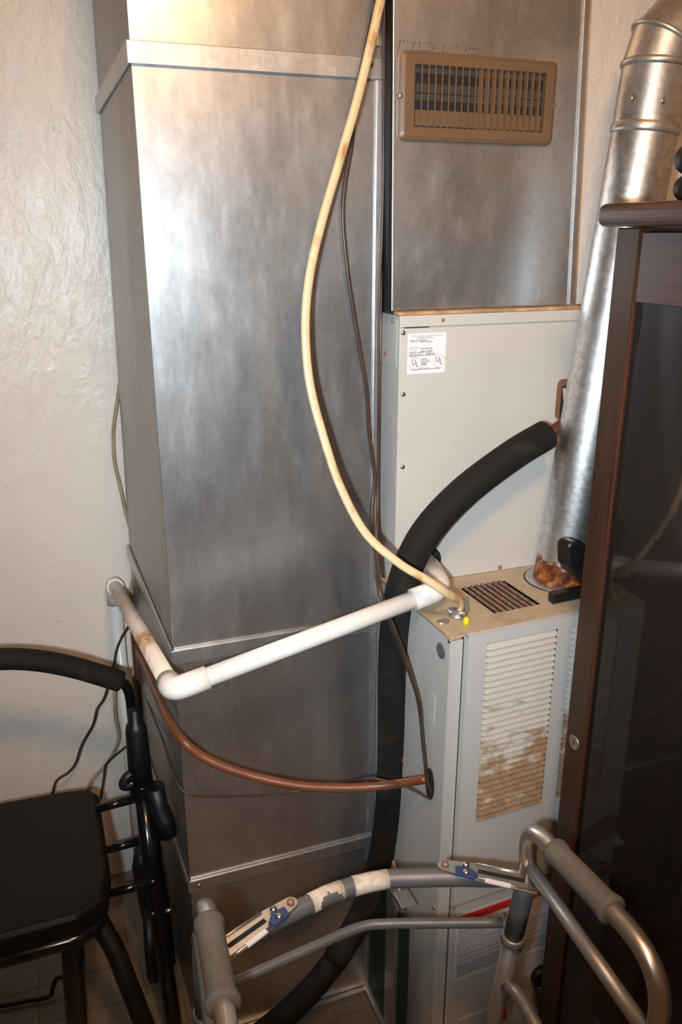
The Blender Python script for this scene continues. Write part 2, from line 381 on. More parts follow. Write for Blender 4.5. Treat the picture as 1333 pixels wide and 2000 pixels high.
# dotted stencil print above the register (as far as it shows)
dots = [(90,72),(85,100),(75,135),(68,175),(62,215),(58,255),(52,295),(145,75),(197,82),(245,88),(295,92),(285,120),(272,158),(268,195),(375,95),(372,128),(360,162),(355,205),(430,102),(482,110),(535,112),(572,145),(560,185),(405,210),(457,215),(507,217),(732,135),(722,165),(708,200),(703,240),(757,238),(808,212),(848,178),(910,152),(1095,178),(1150,182),(1198,186),(1045,205),(1033,232),(1243,218),(1080,275),(1125,270),(1175,280)]
g_ = G()
for (x, y) in dots:
    p = hy(770+x/7.406, 70+y/7.406, YP-.0004)
    g_.lathe([(.00105, 0), (0, .0002)], p, (0,-1,0), 8)
g_.go('stencil_print', M['ink_red'], pl, label='dotted dark red stencil characters')
# register (a thing fixed on the plenum)
rg = thing('wall_register', (.69, YP, 1.735), 'tan metal air register with vertical fins on the plenum front', 'air vent')
rx0, rx1, rz0, rz1 = .5555, .826, 1.7325, 1.8545
ox0, ox1, oz0, oz1 = .578, .806, 1.7515, 1.8365
yf = YP-.009
def rrect(x0, x1, z0, z1, r, n=5):
    P = []
    for cx, cz, a0 in ((x1-r, z1-r, 0), (x0+r, z1-r, 90), (x0+r, z0+r, 180), (x1-r, z0+r, 270)):
        for j in range(n+1):
            a = math.radians(a0+90*j/n); P.append((cx+r*math.cos(a), cz+r*math.sin(a)))
    return P
n = 24
loops = [[(x, YP-.0005, z) for x, z in rrect(rx0, rx1, rz0, rz1, .009)], [(x, yf+.003, z) for x, z in rrect(rx0+.0004, rx1-.0004, rz0+.0004, rz1-.0004, .009)],
         [(x, yf, z) for x, z in rrect(rx0+.006, rx1-.006, rz0+.006, rz1-.006, .006)], [(x, yf, z) for x, z in rrect(ox0, ox1, oz0, oz1, .002)], [(x, YP-.0005, z) for x, z in rrect(ox0, ox1, oz0, oz1, .002)]]
V = [p for l in loops for p in l]; Fc = [(i*n+j, i*n+(j+1) % n, (i+1)*n+(j+1) % n, (i+1)*n+j) for i in range(4) for j in range(n)]
G().add(V, Fc).go('faceplate', M['tan'], rg, .0006, 1, 60)
G().box(ox0+.001, ox1-.001, YP-.0012, YP-.0007, oz0+.001, oz1-.001).go('recess', M['dark'], rg)
nf = 19; pitch = (ox1-ox0)/(nf+1)
for i in range(nf):
    x = ox0+pitch*(i+1)
    a = math.radians(25 if i < 9 else -20+2.0*(i-9))
    me = G().box(-.0013, .0013, .0008, .0072, oz0-.0005, oz1+.0005, lambda X, Y, Z: (X*math.cos(a)+(Y-.0008)*math.sin(a), (Y)*math.cos(a)*1.0, Z)).mesh('fin')
    link('fin', me, M['tan'], rg, (x, yf, 0))
for (a, b, mat, nm) in ((1.826, 1.834, 'damper', 'damper_blade'), (1.8, 1.812, 'damper', 'damper_blade'), (1.789, 1.798, 'damper', 'damper_blade'), (1.754, 1.776, 'tan', 'damper_blade')):
    G().box(ox0+.004, ox1-.002, YP-.0019, YP-.0013, a, b).go(nm, M[mat], rg)
screw(rg, hy(783, 187, yf+.0035)); screw(rg, hy(1081, 207, yf+.0035))

# ------------------------------------------------------------------ cooling coil case
YC = 1.24
coil = thing('coil_case', (.78, 1.54, 1.0), 'cream metal coil case with a white rating sticker, on top of the furnace', 'furnace part')
G().box(.5575, .912, YC+.003, YB, 1.0, 1.4715).go('case_body', M['enamel'], coil, .0015)
G().box(.5565, .912, YC, YC+.0028, 1.0005, 1.4525).go('front_panel', M['coil'], coil, .001)
G().box(.556, .912, YC-.002, YC+.0028, 1.4545, 1.4725).go('top_flange', M['coil'], coil, .0008)
G().box(.554, .912, YC-.001, YC+.022, 1.4728, 1.4782).go('rusted_ledge', M['rust_edge'], coil, .0012, label='rust-stained ledge under the plenum')
G().box(.5562, .5573, YC+.012, YC+.1, 1.388, 1.466).go('side_patch', M['enamel'], coil, .0004)
for p in ((788,650), (788,770), (787,912)): screw(coil, hy(*p, YC), 'y', 0)
for p in ((865,625), (977,1108)): screw(coil, hy(*p, YC), 'y', 1)
for p in ((768,626), (754,690)): screw(coil, hx(*p, .5562), 'x', 1)
a_ = hy(790, 637, YC); b_ = hy(838, 635, YC); G().box(a_.x, b_.x, YC-.0006, YC-.0001, 1.4526, 1.4541).go('panel_gap', M['dark'], coil)
# rating sticker and its print
s0 = hy(797, 655, YC); s1 = hy(869, 727, YC)
lx0, lx1, lz0, lz1 = s0.x, s1.x, hy(803, 731, YC).z, hy(797, 652, YC).z
lab = G().prism([(x, YC-.0004, z) for x, z in rrect(lx0, lx1, lz0, lz1, .003)], (0, -.0005, 0)).go('rating_sticker', M['whitelabel'], coil, label='white rating sticker')
yl = YC-.0011; LW = lx1-lx0; LH = lz1-lz0
def T(s, u, vv, size, mat=None, sx=.8): return textmesh('print', s, size, (lx0+u*LW, yl, lz1-vv*LH), (1,0,0), (0,0,1), sx=sx)
ms = [T('INTERNATIONAL COMFORT PRODUCTS', .09, .085, .0040, sx=.78), T('CORPORATION USA', .22, .118, .0036), T('LEWISBURG, TN USA 37091', .2, .150, .0036), T('MODEL NO.', .04, .225, .0036), T('LISTED MODEL, FIL', .04, .36, .0036), T('MODEL NO.', .04, .395, .0036),
      T('DATE MFD', .05, .455, .0034), T('DESIGN PRESSURE', .05, .525, .0034), T('REFRIGERANT 22', .05, .585, .0034), T('LISTED', .36, .625, .0034), T('AIR COOLED', .36, .685, .0034), T('MADE IN U.S.A.', .30, .87, .0034)]
link('sticker_print', join_meshes('sticker_print', ms), M['ink_grey'], lab)
g_ = G()
for vv, u0, u1 in ((.19,.05,.5), (.222,.32,.62), (.392,.34,.66), (.452,.33,.66), (.487,.05,.62), (.522,.5,.7), (.552,.05,.75), (.655,.36,.52), (.715,.36,.58), (.76,.36,.52), (.79,.36,.5), (.9,.12,.88)):
    u = u0
    while u < u1:
        l = random.uniform(.015, .06); g_.box(lx0+u*LW, lx0+min(u+l, u1)*LW, yl-.0001, yl, lz1-vv*LH, lz1-vv*LH+.0018); u += l+random.uniform(.008, .02)
g_.go('fine_print', M['ink_grey'], lab)
for us, vs_ in ((.115, .775), (.74, .735)):
    ms = [textmesh('ul', 'U', .0135, (lx0+us*LW, yl, lz1-vs_*LH), (1,0,0), (0,0,1), sx=.8), textmesh('ul', 'L', .0125, (lx0+(us+.105)*LW, yl, lz1-(vs_+.045)*LH), (1,0,0), (0,0,1), sx=.8)]
    me = join_meshes('mark_print', ms); link('mark_print', me, M['ink'], lab)
    g_ = G(); cx, cz = lx0+(us+.10)*LW, lz1-(vs_-.02)*LH
    g_.tube([(cx+.0105*math.cos(q*math.pi/14), yl, cz+.0105*math.sin(q*math.pi/14)) for q in range(29)], .00022, 4, caps=False).go('mark_circle', M['ink_grey'], lab)
# burnt opening behind the flue
hc = hy(1109, 772, YC); yb = YC-.0006
m = MT('scorched_paint'); n = m.noise(40, 5); m.col(m.mix(n, (.12, .045, .022), (.30, .15, .09))).set(.7); M['scorch'] = m.m
G().prism([(hc.x+dx, yb+.0004, hc.z+dz) for dx, dz in rrect(-.0235, .04, -.044, .030, .012)], (0, -.0006, 0)).go('scorched_edge', M['scorch'], coil, label='scorched brown paint around the pipe opening')
G().prism([(hc.x+dx, yb-.0003, hc.z+dz) for dx, dz in rrect(-.014, .04, -.044, .018, .006)], (0, -.0006, 0)).go('pipe_opening', M['dark'], coil)
G().prism([(hc.x-.013, yb-.001, hc.z+.014), (hc.x-.006, yb-.001, hc.z-.022), (hc.x+.012, yb-.001, hc.z-.035), (hc.x+.03, yb-.001, hc.z-.03), (hc.x+.03, yb-.001, hc.z+.012)], (0, -.004, 0)).go('opening_patch', M['tape'], coil, label='pale patch in the opening')
dc = hy(836, 1096, YC)
G().lathe([(.027, 0), (.026, .0012), (.0, .0013)], (dc.x, YC, dc.z), (0,-1,0), 24).go('drain_opening', M['dark'], coil)

# ------------------------------------------------------------------ furnace
FA = math.radians(2.8); fc, fs = math.cos(FA), math.sin(FA); FO = Vector((.56, 1.03, 0))
def Fp(s, t, z): return Vector((FO.x+s*fc-t*fs, FO.y+s*fs+t*fc, z))      # s along the front, t into the depth
def Finv(p): d = Vector(p)-FO; return (d.x*fc+d.y*fs, -d.x*fs+d.y*fc)
FN = Vector((fs, -fc, 0)); SN = Vector((-fc, -fs, 0))
fur = thing('furnace', (.8, 1.4, 0), 'grey enamelled gas furnace with a louvered door and dusty slotted top', 'furnace')
def fbox(g_, s0, s1, t0, t1, z0, z1): return g_.box(s0, s1, t0, t1, z0, z1, lambda a, b, c: tuple(Fp(a, b, c)))
FW_ = .5
# shell: side walls and front flange
g_ = G(); fbox(g_, 0, .0015, 0, .255, 0, .994); g_.go('side_panel', M['enamel'], fur, .0005)
g_ = G().box(.5495, .551, 1.29, YB, 0, .998); g_.box(.551, .91, YB-.002, YB, 0, .998); g_.box(.908, .91, 1.32, YB-.002, 0, .998); g_.box(.551, .908, 1.30, YB-.002, .99, .9985); g_.go('shell', M['enamel'], fur)
g_ = G(); fbox(g_, .0017, .0238, 0, .0015, 0, .992); g_.go('front_flange', M['enamel'], fur, .0005)
g_ = G(); fbox(g_, .0, .0215, .0, .02, .9925, .996); g_.go('corner_cap', M['rust_edge'], fur, .0008)
g_ = G(); fbox(g_, .03, .49, .03, .034, 0, .98); g_.go('inner_baffle', M['dark'], fur)
# top with a slotted opening
def box4(g_, s0, s1, t0, t1, h, z0, z1):
    a, b, c, d = h
    fbox(g_, s0, a, t0, t1, z0, z1); fbox(g_, b, s1, t0, t1, z0, z1); fbox(g_, a, b, t0, c, z0, z1); fbox(g_, a, b, d, t1, z0, z1); return g_
ta, tb = Finv(hz(966, 1198, 1.0)), Finv(hz(982, 1131, 1.0)); hole = (ta[0], tb[0]+.004, ta[1], tb[1])
g_ = box4(G(), .0, FW_, .0, .255, hole, .9962, 1.0); g_.go('top_panel', M['top'], fur)
ns = 8; sw = (hole[1]-hole[0])
for i in range(ns-1):
    s_ = hole[0]+sw*(i+1)/ns
    me = G(); fbox(me, s_-.0029, s_+.0029, hole[2], hole[3], .9955, .9992); me.go('slot_bar', M['slot_bar'], fur, .001)
g_ = G(); fbox(g_, hole[0]-.005, hole[1]+.005, hole[2]-.005, hole[3]+.005, .978, .981); g_.go('slot_pan', M['dark'], fur)
# flue collar on the top
cpos = Vector((.856, 1.166, 1.0))
G().lathe([(.066, .0002), (.064, .002), (.056, .003), (.052, .0032)], cpos, (0,0,1), 36).go('flue_collar', M['cleat'], fur)
G().lathe([(.0675, .0001), (.066, .0012), (.065, .0002)], cpos, (0,0,1), 36).go('collar_gap', M['dark'], fur)
# upper door with two columns of louvers
DS0, DS1, DZ0, DZ1, DT = .0255, .47, .474, 1.0005, -.013
lo = [hp(952, 1262, Fp(0, DT, 0), FN), hp(1090, 1232, Fp(0, DT, 0), FN), hp(940, 1601, Fp(0, DT, 0), FN)]
ls0, ls1 = Finv(lo[0])[0]-.001, Finv(lo[1])[0]; lz1_, lz0_ = lo[0].z+.004, lo[2].z-.001
ls2 = ls1+.029; ls3 = ls2+(ls1-ls0)
door = thing  # placeholder name, replaced below
g_ = G(); T0, T1 = DT, DT+.0012
fbox(g_, DS0, ls0, T0, T1, DZ0, DZ1); fbox(g_, ls1, ls2, T0, T1, lz0_, lz1_); fbox(g_, ls3, DS1, T0, T1, DZ0, DZ1)
fbox(g_, ls0, ls3, T0, T1, DZ0, lz0_); fbox(g_, ls0, ls3, T0, T1, lz1_, DZ1)
fbox(g_, DS0, DS0+.0012, T1, .001, DZ0, DZ1); fbox(g_, DS0, DS1, T1, .0, DZ1-.0012, DZ1); fbox(g_, DS0, DS1, T1, .001, DZ0, DZ0+.0012)
door = g_.go('louvered_door', M['door'], fur, label='upper door with two columns of louvers')
g_ = G(); fbox(g_, ls0-.004, ls3+.004, DT+.0095, DT+.0105, lz0_-.004, lz1_+.004); g_.go('louver_backing', M['dark'], door)
NL = 30; lp = (lz1_-lz0_)/NL
def slat(sa, sb):
    prof = [(.0066, lp*1.02), (.0050, lp*.93), (.0016, lp*.60), (-.0010, lp*.30), (-.0028, lp*.07), (-.0023, lp*.04), (-.0001, lp*.28), (.0024, lp*.56), (.0056, lp*.86)]
    k = len(prof); V = []
    for s_, q in ((sa, 0), (sa+.006, 1), (sb-.0015, 1)):
        for t, z in prof: V.append(Fp(s_, DT+(t if q else max(t, .0003)*.25+.0006), z) - Fp(0, 0, 0) + Vector((FO.x, FO.y, 0)))
    Fc = [(i*k+j, i*k+(j+1) % k, (i+1)*k+(j+1) % k, (i+1)*k+j) for i in range(2) for j in range(k)] + [tuple(range(k-1, -1, -1)), tuple(range(2*k, 3*k))]
    return G().add(V, Fc)
for (sa, sb, cnt) in ((ls0, ls1, NL), (ls2, ls3, NL)):
    for i in range(cnt):
        g_ = slat(sa, sb); g_.v = [(x, y, z+lz0_+i*lp) for x, y, z in g_.v]
        g_.go('louver', M['louver'], door)
# lower door, clip and warning sticker
g_ = G(); fbox(g_, .0255, .47, DT+.006, .001, .03, .4685); ld = g_.go('lower_door', M['door'], fur, .0015)
g_ = G(); fbox(g_, .0235, .029, DT+.0, DT+.012, .462, .4735); g_.go('door_clip', M['insul'], fur, .001)
g_ = G(); fbox(g_, .0239, .0254, .0, .001, .03, .99); g_.go('door_gap', M['dark'], fur)
WN = DT+.0055
def WP(px, py): p = hp(px, py, Fp(0, WN, 0), FN); return Finv(p)[0], p.z
wa, wb_ = WP(893, 1790), WP(888, 1918); ws0 = wa[0]; wz1 = wa[1]+.003; wz0 = wb_[1]; ws1 = ws0+.235
g_ = G(); fbox(g_, ws0, ws1, WN-.0005, WN, wz0, wz1); wl = g_.go('warning_sticker', M['greylabel'], ld, label='white warning sticker with an orange-red header')
g_ = G(); fbox(g_, ws0+.003, ws1-.003, WN-.0008, WN-.0005, wz1-.023, wz1-.005); g_.go('red_header', M['red'], wl)
fr_ = Vector((fc, fs, 0))
ms = [textmesh('w', 'WARNING', .0135, Fp(ws0+.033, WN-.001, wz1-.0195), fr_, (0,0,1), sx=1.12)]
g_ = G().prism([Fp(ws0+.016, WN-.0009, wz1-.021), Fp(ws0+.029, WN-.0009, wz1-.021), Fp(ws0+.0225, WN-.0009, wz1-.0085)], FN*.0002)
ms.append(g_.mesh('tri')); link('header_print', join_meshes('header_print', ms), M['ink'], wl)
g_ = G(); z = wz1-.029; ww = ws1-ws0
fbox(g_, ws0+.0035, ws0+.0041, WN-.0007, WN-.0005, wz0+.004, wz1-.004)
fbox(g_, ws0+.083, ws0+.0836, WN-.0007, WN-.0005, wz1-.066, wz1-.024)
while z > wz0+.006:
    s_ = ws0+.006; lim = ws0+.08 if z > wz1-.068 else ws1-.006
    big = .0017 if random.random() < .25 else .0011
    lim -= random.uniform(0, .02)
    while s_ < lim:
        l = random.uniform(.002, .008); fbox(g_, s_, min(s_+l, lim), WN-.0007, WN-.0005, z, z+big); s_ += l+random.uniform(.0007, .0015)
    z -= .0027 if z > wz1-.1 else .0023
    if random.random() < .12: z -= .0025
g_.go('sticker_print', M['ink_grey'], wl)
# figure hint on the sticker and a second sticker lower down
g_ = G().tube([Fp(ws0+.098, WN-.0009, wz1-.03), Fp(ws0+.104, WN-.0009, wz1-.032), Fp(ws0+.106, WN-.0009, wz1-.037), Fp(ws0+.102, WN-.0009, wz1-.041)], .0007, 6); g_.go('symbol_print', M['ink'], wl)
w2 = WP(895, 1993); z2 = w2[1]+.002
g_ = G(); fbox(g_, w2[0], w2[0]+.22, WN-.0005, WN, z2-.13, z2); sl = g_.go('warning_sticker', M['greylabel'], ld, label='second white sticker with a red border, lower')
g_ = G(); fbox(g_, w2[0]+.003, w2[0]+.0055, WN-.0008, WN-.0005, z2-.12, z2-.006); g_.go('red_border', M['red'], sl); g_ = G(); fbox(g_, w2[0]+.1, w2[0]+.11, WN-.0008, WN-.0005, z2-.05, z2-.012); g_.go('red_mark', M['red'], sl)
g_ = G(); z = z2-.007
while z > z2-.1:
    s_ = w2[0]+.009
    while s_ < w2[0]+.09:
        l = random.uniform(.002, .008); fbox(g_, s_, s_+l, WN-.0007, WN-.0005, z, z+.0014); s_ += l+.001
    z -= .0034
g_.go('sticker_print', M['ink_grey'], sl)
kp = WP(1045, 1905); G().lathe([(.022, 0), (.021, .012), (.0, .013)], Fp(kp[0]+.012, WN, kp[1]), FN, 24).go('door_knob', M['blackplastic'], ld)
# side details
def SP(px, py): return hp(px, py, Fp(0, 0, 0), SN)
p = SP(862, 1271); G().lathe([(.0135, 0), (.0133, .0008), (.011, .001), (0, .0006)], p, SN, 20).go('knockout', M['alu_dark'], fur)
p = SP(848, 1385)
g_ = G(); st = Finv(p)[1]; fbox(g_, -.0012, 0, st-.004, st+.004, p.z-.028, p.z+.028); g_.go('embossed_tab', M['enamel'], fur, .0011, 3)
p0, p1 = SP(836, 1505), SP(846, 1557); st0 = Finv((p0+p1)/2)[1]; zc = (p0.z+p1.z)/2
P = [Fp(-.0003, st0+.0145*math.cos(q*math.pi/10), zc+.031*math.sin(q*math.pi/10)) for q in range(20)]
G().prism(P, SN*.0014).go('oval_grommet', M['dark'], fur)
for q in ((879, 1252), (848, 1772)): link('screw', SCR[('x', 0)], None, fur, SP(*q))
link('screw', SCR[('x', 0)], None, fur, SP(773, 1651) + SN*.0005)
link('screw', SCR[('x', 1)], None, fur, SP(788, 1485) + SN*.0005)
# ------------------------------------------------------------------ filter rack low on the furnace side
rk = thing('filter_rack', (.545, 1.2, 0), 'galvanised angle frame with a green panel, low on the furnace side by the floor', 'filter rack')
G().box(.5375, .5395, 1.10, 1.285, .021, .36).go('green_panel', M['green'], rk, label='dark green panel')
for ya in (1.14,): G().box(.528, .5372, ya, ya+.0015, .0215, .37).box(.5355, .5372, ya+.0015, ya+.058, .0215, .37).go('upright_angle', M['cleat'], rk, .0005)
G().box(.529, .543, 1.0, 1.285, .0003, .02).go('floor_rail', M['galv_dull'], rk, .001)
q = hx(797, 1745, .53)
G().box(.506, .5345, q.y-.03, q.y+.01, q.z, q.z+.0015).box(.506, .5075, q.y-.03, q.y+.01, q.z-.012, q.z).go('bracket', M['galv_dull'], rk, .0004)
q = hx(768, 1705, .535)
G().prism([(.53, q.y+.01, q.z-.02), (.53, q.y-.045, q.z-.02), (.53, q.y-.005, q.z+.035)], (.006, 0, 0)).go('insulation_scrap', M['insul'], rk, .001)

# ------------------------------------------------------------------ flue pipe
fp = thing('flue_pipe', (.856, 1.166, 1.0), 'round galvanised flue pipe leaning up from the furnace, rusted at its foot', 'pipe')
B = Vector((.856, 1.166, .995)); A1 = hy(1270, 208, 1.16); R_ = .0505
dirp = (A1-B).normalized()
G().tube([B, B+dirp*.3, B+dirp*.6, A1-dirp*.012], R_, 40, caps=False).go('pipe_section', M['flue'], fp)
G().lathe([(R_, -.042), (R_+.002, -.039), (R_+.0028, -.034), (R_+.002, -.029), (R_-.001, -.025), (R_-.0018, -.005), (R_-.001, -.0002)], A1+dirp*.0, dirp, 40).go('crimped_end', M['flue_top'], fp)
E1 = hy(1284, 130, 1.155)
G().tube([A1-dirp*.014, E1], R_+.0008, 40, caps=False).go('pipe_section', M['flue_top'], fp)
def bead(c, d, r): return G().lathe([(r-.001, -.006), (r+.0022, -.004), (r+.0034, 0), (r+.0022, .004), (r-.001, .006)], c, d, 40)
bead(E1, dirp, R_+.0008).go('bead_ring', M['flue_top'], fp)
E2 = hy(1300, 84, 1.15); d2 = Vector((.70, -.06, .71)).normalized(); E3 = E2+d2*.10; d3 = Vector((.99, .0, .12)).normalized(); E4 = E3+d3*.75
def gore(pts, nm):
    G().tube(pts, R_+.001, 40, caps=False).go(nm, M['flue_top'], fp)
P_ = []
def ring(c, n_): return c, n_.normalized()
def mitre(c0, n0, c1, n1, nm):
    d = (c1-c0).normalized(); V = []; n = 40; a = Vector((0, 1, 0)); u = (a-d*a.dot(d)).normalized(); w2_ = d.cross(u)
    for c, nn in ((c0, n0), (c1, n1)):
        for j in range(n):
            o = (u*math.cos(2*math.pi*j/n)+w2_*math.sin(2*math.pi*j/n))*(R_+.001); V.append(c+o-d*(o.dot(nn)/d.dot(nn)))
    G().add(V, [(j, (j+1) % n, n+(j+1) % n, n+j) for j in range(n)], True).go(nm, M['flue_top'], fp)
def mbead(c, nn, d):
    n = 40; a = Vector((0, 1, 0)); u = (a-d*a.dot(d)).normalized(); w2_ = d.cross(u); P = []
    for j in range(n+1):
        o = (u*math.cos(2*math.pi*j/n)+w2_*math.sin(2*math.pi*j/n))*(R_+.0015); P.append(c+o-d*(o.dot(nn)/d.dot(nn)))
    G().tube(P, .0038, 8, caps=False).go('bead_ring', M['flue_top'], fp)
dg = (E2-E1).normalized(); n12 = (dg+d2).normalized(); n23 = (d2+d3).normalized()
mitre(E1, dirp, E2, n12, 'elbow_gore'); mitre(E2, n12, E3, n23, 'elbow_gore'); mitre(E3, n23, E4, d3, 'pipe_section')
mbead(E2, n12, dg); mbead(E3, n23, d2)
for px, py in ((1237, 192), (1296, 197)): link('screw', SCR[('y', 0)], None, fp, hy(px, py, 1.16-.05))

# ------------------------------------------------------------------ insulated suction line
hs = thing('insulated_refrigerant_line', (.5, 1.2, .03), 'black foam-insulated refrigerant line curving from the coil case to the floor', 'hose')
HP = [hy(1066, 850, 1.185), hy(1000, 890, 1.17), hy(905, 962, 1.165), hy(833, 1040, 1.165), hy(793, 1120, 1.17), hy(774, 1200, 1.18), hy(767, 1300, 1.19), hy(765, 1450, 1.195), hy(759, 1580, 1.205), hy(741, 1690, 1.225), hy(705, 1790, 1.235), hy(655, 1875, 1.225)]
G().tube(spline(HP, 8), .0262, 20).go('foam_sleeve', M['hose'], hs)
HP2 = [hy(662, 1866, 1.226), hy(615, 1925, 1.215), hy(560, 1980, 1.19), hy(500, 2030, 1.15), hy(430, 2085, 1.10)]
G().tube(spline(HP2, 6), .0245, 20).go('foam_sleeve', M['hose'], hs)
st = HP[0]; G().tube([st-Vector((.02, 0, .012)), hy(1092, 832, 1.197), hy(1125, 812, 1.236)], .0095, 14).go('pipe_stub', M['copper_dark'], hs, label='bare copper stub')

# ------------------------------------------------------------------ white drain pipe
dr = thing('pvc_drain_pipe', (.12, 1.5, .0), 'white plastic drain pipe with elbows running from the coil case around the duct', 'pipe')
PA = Vector((dc.x-.003, 1.238, dc.z+.002)); PB = hy(864, 1150, 1.122); PC = hx(338, 1348, .139); PD = Vector((.110, 1.818, .835)); PE = Vector((.110, 1.818, .002))
r_ = .0150
def seg(a, b, u0, u1): return a+(b-a).normalized()*u0, b-(b-a).normalized()*u1
G().tube(seg(PB, PC, .03, .03), r_, 20).go('pipe_run', M['pvc'], dr)
G().tube(seg(PC, PD, .03, .0), r_, 20).go('pipe_run', M['pvc_old'], dr, label='brown-stained length of pipe')
G().tube([PD-Vector((0, 0, .02)), PE], r_*.98, 20).go('pipe_run', M['pvc'], dr)
def elbow(a, b, c, la, lc, bend, mat):
    p = [b+(a-b).normalized()*la, b, b+(c-b).normalized()*lc]
    return G().tube(fillet(p, bend, 10), r_+.0034, 24).go('elbow', mat, dr)
elbow(PA, PB, PC, .09, .055, .045, M['pvc']); elbow(PB, PC, PD, .055, .04, .035, M['pvc']); elbow(PC, PD, PE, .03, .05, .028, M['pvc_old'])
G().tube([PA+Vector((0, .001, 0)), PA+(PB-PA)*.35], r_, 20).go('pipe_stub', M['pvc'], dr)
q = PD+(PC-PD).normalized()*.032; G().lathe([(r_+.004, -.002), (r_+.0042, 0), (r_+.004, .002)], q, PC-PD, 24).go('glue_ring', M['pvc'], dr)

# ------------------------------------------------------------------ cables and tubes
def cable(name, label, cat, pts, r, mat, n=10, m=8, ry=None, twist=None, group=None):
    P = spline(pts, m); o = G().tube(P, r, n, ry=ry, twist=twist).go(name, mat, None); tag(o, label, cat, group); return o
cl = hz(894, 1203, 1.0)
YCb = [(752,-60,1.20),(737,30,1.20),(702,180,1.205),(668,300,1.205),(630,430,1.20),(605,540,1.19),(597,640,1.18),(605,745,1.165),(630,845,1.15),(665,950,1.13),(715,1042,1.11),(780,1100,1.085),(835,1133,1.07),(872,1158,1.065)]
cable('electrical_cable', 'cream sheathed electrical cable sagging across the duct to the furnace top', 'cable', [Vector((.53, 1.19, 2.398)), Vector((.52, 1.195, 2.15))]+[hy(*p) for p in YCb]+[Vector((cl.x-.002, cl.y-.012, 1.03)), Vector((cl.x, cl.y-.004, 1.001))], .0068, M['cable'], 12, 8, ry=.0042, twist=(1, 0, .1))
cc_ = thing('cable_clamp', (cl.x, cl.y, 1.0), 'grey metal cable clamp on the furnace top where the cream cable enters', 'clamp')
G().lathe([(.0145, .0002), (.0145, .004), (.011, .0045), (.0105, .010), (.0085, .0102), (.0085, .0004)], (cl.x, cl.y, 1.0), (0,0,1), 20).go('clamp_ring', M['cleat'], cc_)
G().tube(spline([(cl.x-.011, cl.y+.002, 1.0085), (cl.x-.002, cl.y-.014, 1.012), (cl.x+.010, cl.y-.012, 1.012), (cl.x+.017, cl.y+.006, 1.018), (cl.x+.021, cl.y+.014, 1.020)], 5), .0032, 8).go('saddle_bar', M['cleat'], cc_)
G().tube(spline([(cl.x-.016, cl.y+.006, 1.013), (cl.x-.012, cl.y, 1.009), (cl.x-.006, cl.y+.004, 1.013)], 4), .003, 8).go('saddle_bar', M['cleat'], cc_)
link('screw', SCR[('y', 0)], None, cc_, (cl.x+.004, cl.y-.0165, 1.010))
ko = hz(866, 1216, 1.0)
tag(G().prism([(ko.x+.011*math.cos(q*.35)*(1 if 1 else 1), ko.y+.0075*math.sin(q*.35), 1.0005) for q in range(18)], (.001, .001, .0022)).go('knockout_disc', M['alu'], None, .0005), 'loose round silver knockout disc lying on the furnace top corner', 'metal disc')
yw = hz(911, 1219, 1.0)
tag(G().lathe([(.0055, .0002), (.0058, .004), (.0045, .011), (.002, .013), (0, .013)], yw+Vector((0, 0, 0)), (0,0,1), 10).go('wire_nut', M['yellow'], None), 'small yellow wire nut in the furnace top corner beside the clamp', 'wire nut')
ho = SP(841, 1548)
c1 = [(742,-60,1.285),(722,60,1.285),(706,135,1.281),(696,185,1.283),(690,245,1.283),(686,290,1.283),(674,360,1.283),(670,430,1.283),(679,530,1.283),(691,610,1.283),(705,695,1.283),(716,760,1.283),(722,850,1.283),(732,930,1.28),(727,995,1.27),(729,1060,1.23),(741,1150,1.146),(762,1212,1.136),(792,1290,1.13),(818,1370,1.112)]
cable('power_cord', 'dark brown cord hanging down the duct edge into the furnace side grommet', 'cord', [Vector((.535, 1.285, 2.398)), Vector((.525, 1.286, 2.15))]+[hy(*p) for p in c1]+[SP(834, 1455)+SN*.006, SP(841, 1520)+SN*.006, SP(844, 1548)+SN*.002], .0036, M['cord'])
c2 = [(752,-40,1.27),(750,150,1.272),(749,330,1.275),(746,470,1.28),(741,590,1.283),(740,760,1.283),(739,900,1.283),(738,1000,1.27),(738,1070,1.2),(745,1150,1.147),(766,1214,1.130),(795,1290,1.123),(821,1372,1.105)]
cable('power_cord', 'thinner dark cord behind the brown one at the duct corner', 'cord', [Vector((.54, 1.268, 2.398))]+[hy(*p) for p in c2]+[SP(836, 1455)+SN*.009, SP(843, 1520)+SN*.008, SP(845, 1545)+SN*.002], .0026, M['cord'])
tb_ = [hx(256,1222,.149), hx(272,1270,.149), hx(296,1330,.149), hx(322,1392,.148), hy(352,1440,1.245), hy(400,1480,1.22), hy(480,1512,1.195), hy(580,1534,1.165), hy(680,1539,1.14), hy(760,1533,1.118), SP(838,1520)+SN*.0025]
cable('gas_tube', 'orange-brown coated tube sweeping around the duct corner into the furnace side', 'tube', tb_, .0082, M['copper'], 14)
tw = [hx(258,1262,.153), hx(276,1330,.153), hx(296,1390,.152), hx(320,1450,.152), hx(335,1500,.153), hy(362,1548,1.288), hy(420,1555,1.288), hy(500,1552,1.288), hy(600,1543,1.275), hy(670,1530,1.20), hy(715,1521,1.127), hy(755,1525,1.104), hy(800,1540,1.085), SP(843,1560)+SN*.002]
cable('thermostat_wire', 'thin brown wire drooping across the lower duct beside the orange tube', 'wire', tw, .0021, M['thin_wire'], 8)
cable('steel_pipe', 'dark brown pipe standing against the wall behind the white drain pipe', 'pipe', [Vector((.147, 1.815, .74)), Vector((.145, 1.815, .4)), Vector((.145, 1.815, .002))], .009, M['copper_dark'], 12, 2)
cable('wall_wire', 'beige wire bowing out from behind the duct against the wall', 'wire', [hy(*p, 1.846) for p in ((240,700),(230,780),(222,840),(224,900),(234,945),(246,1000),(262,1060))], .0042, M['beige_wire'])
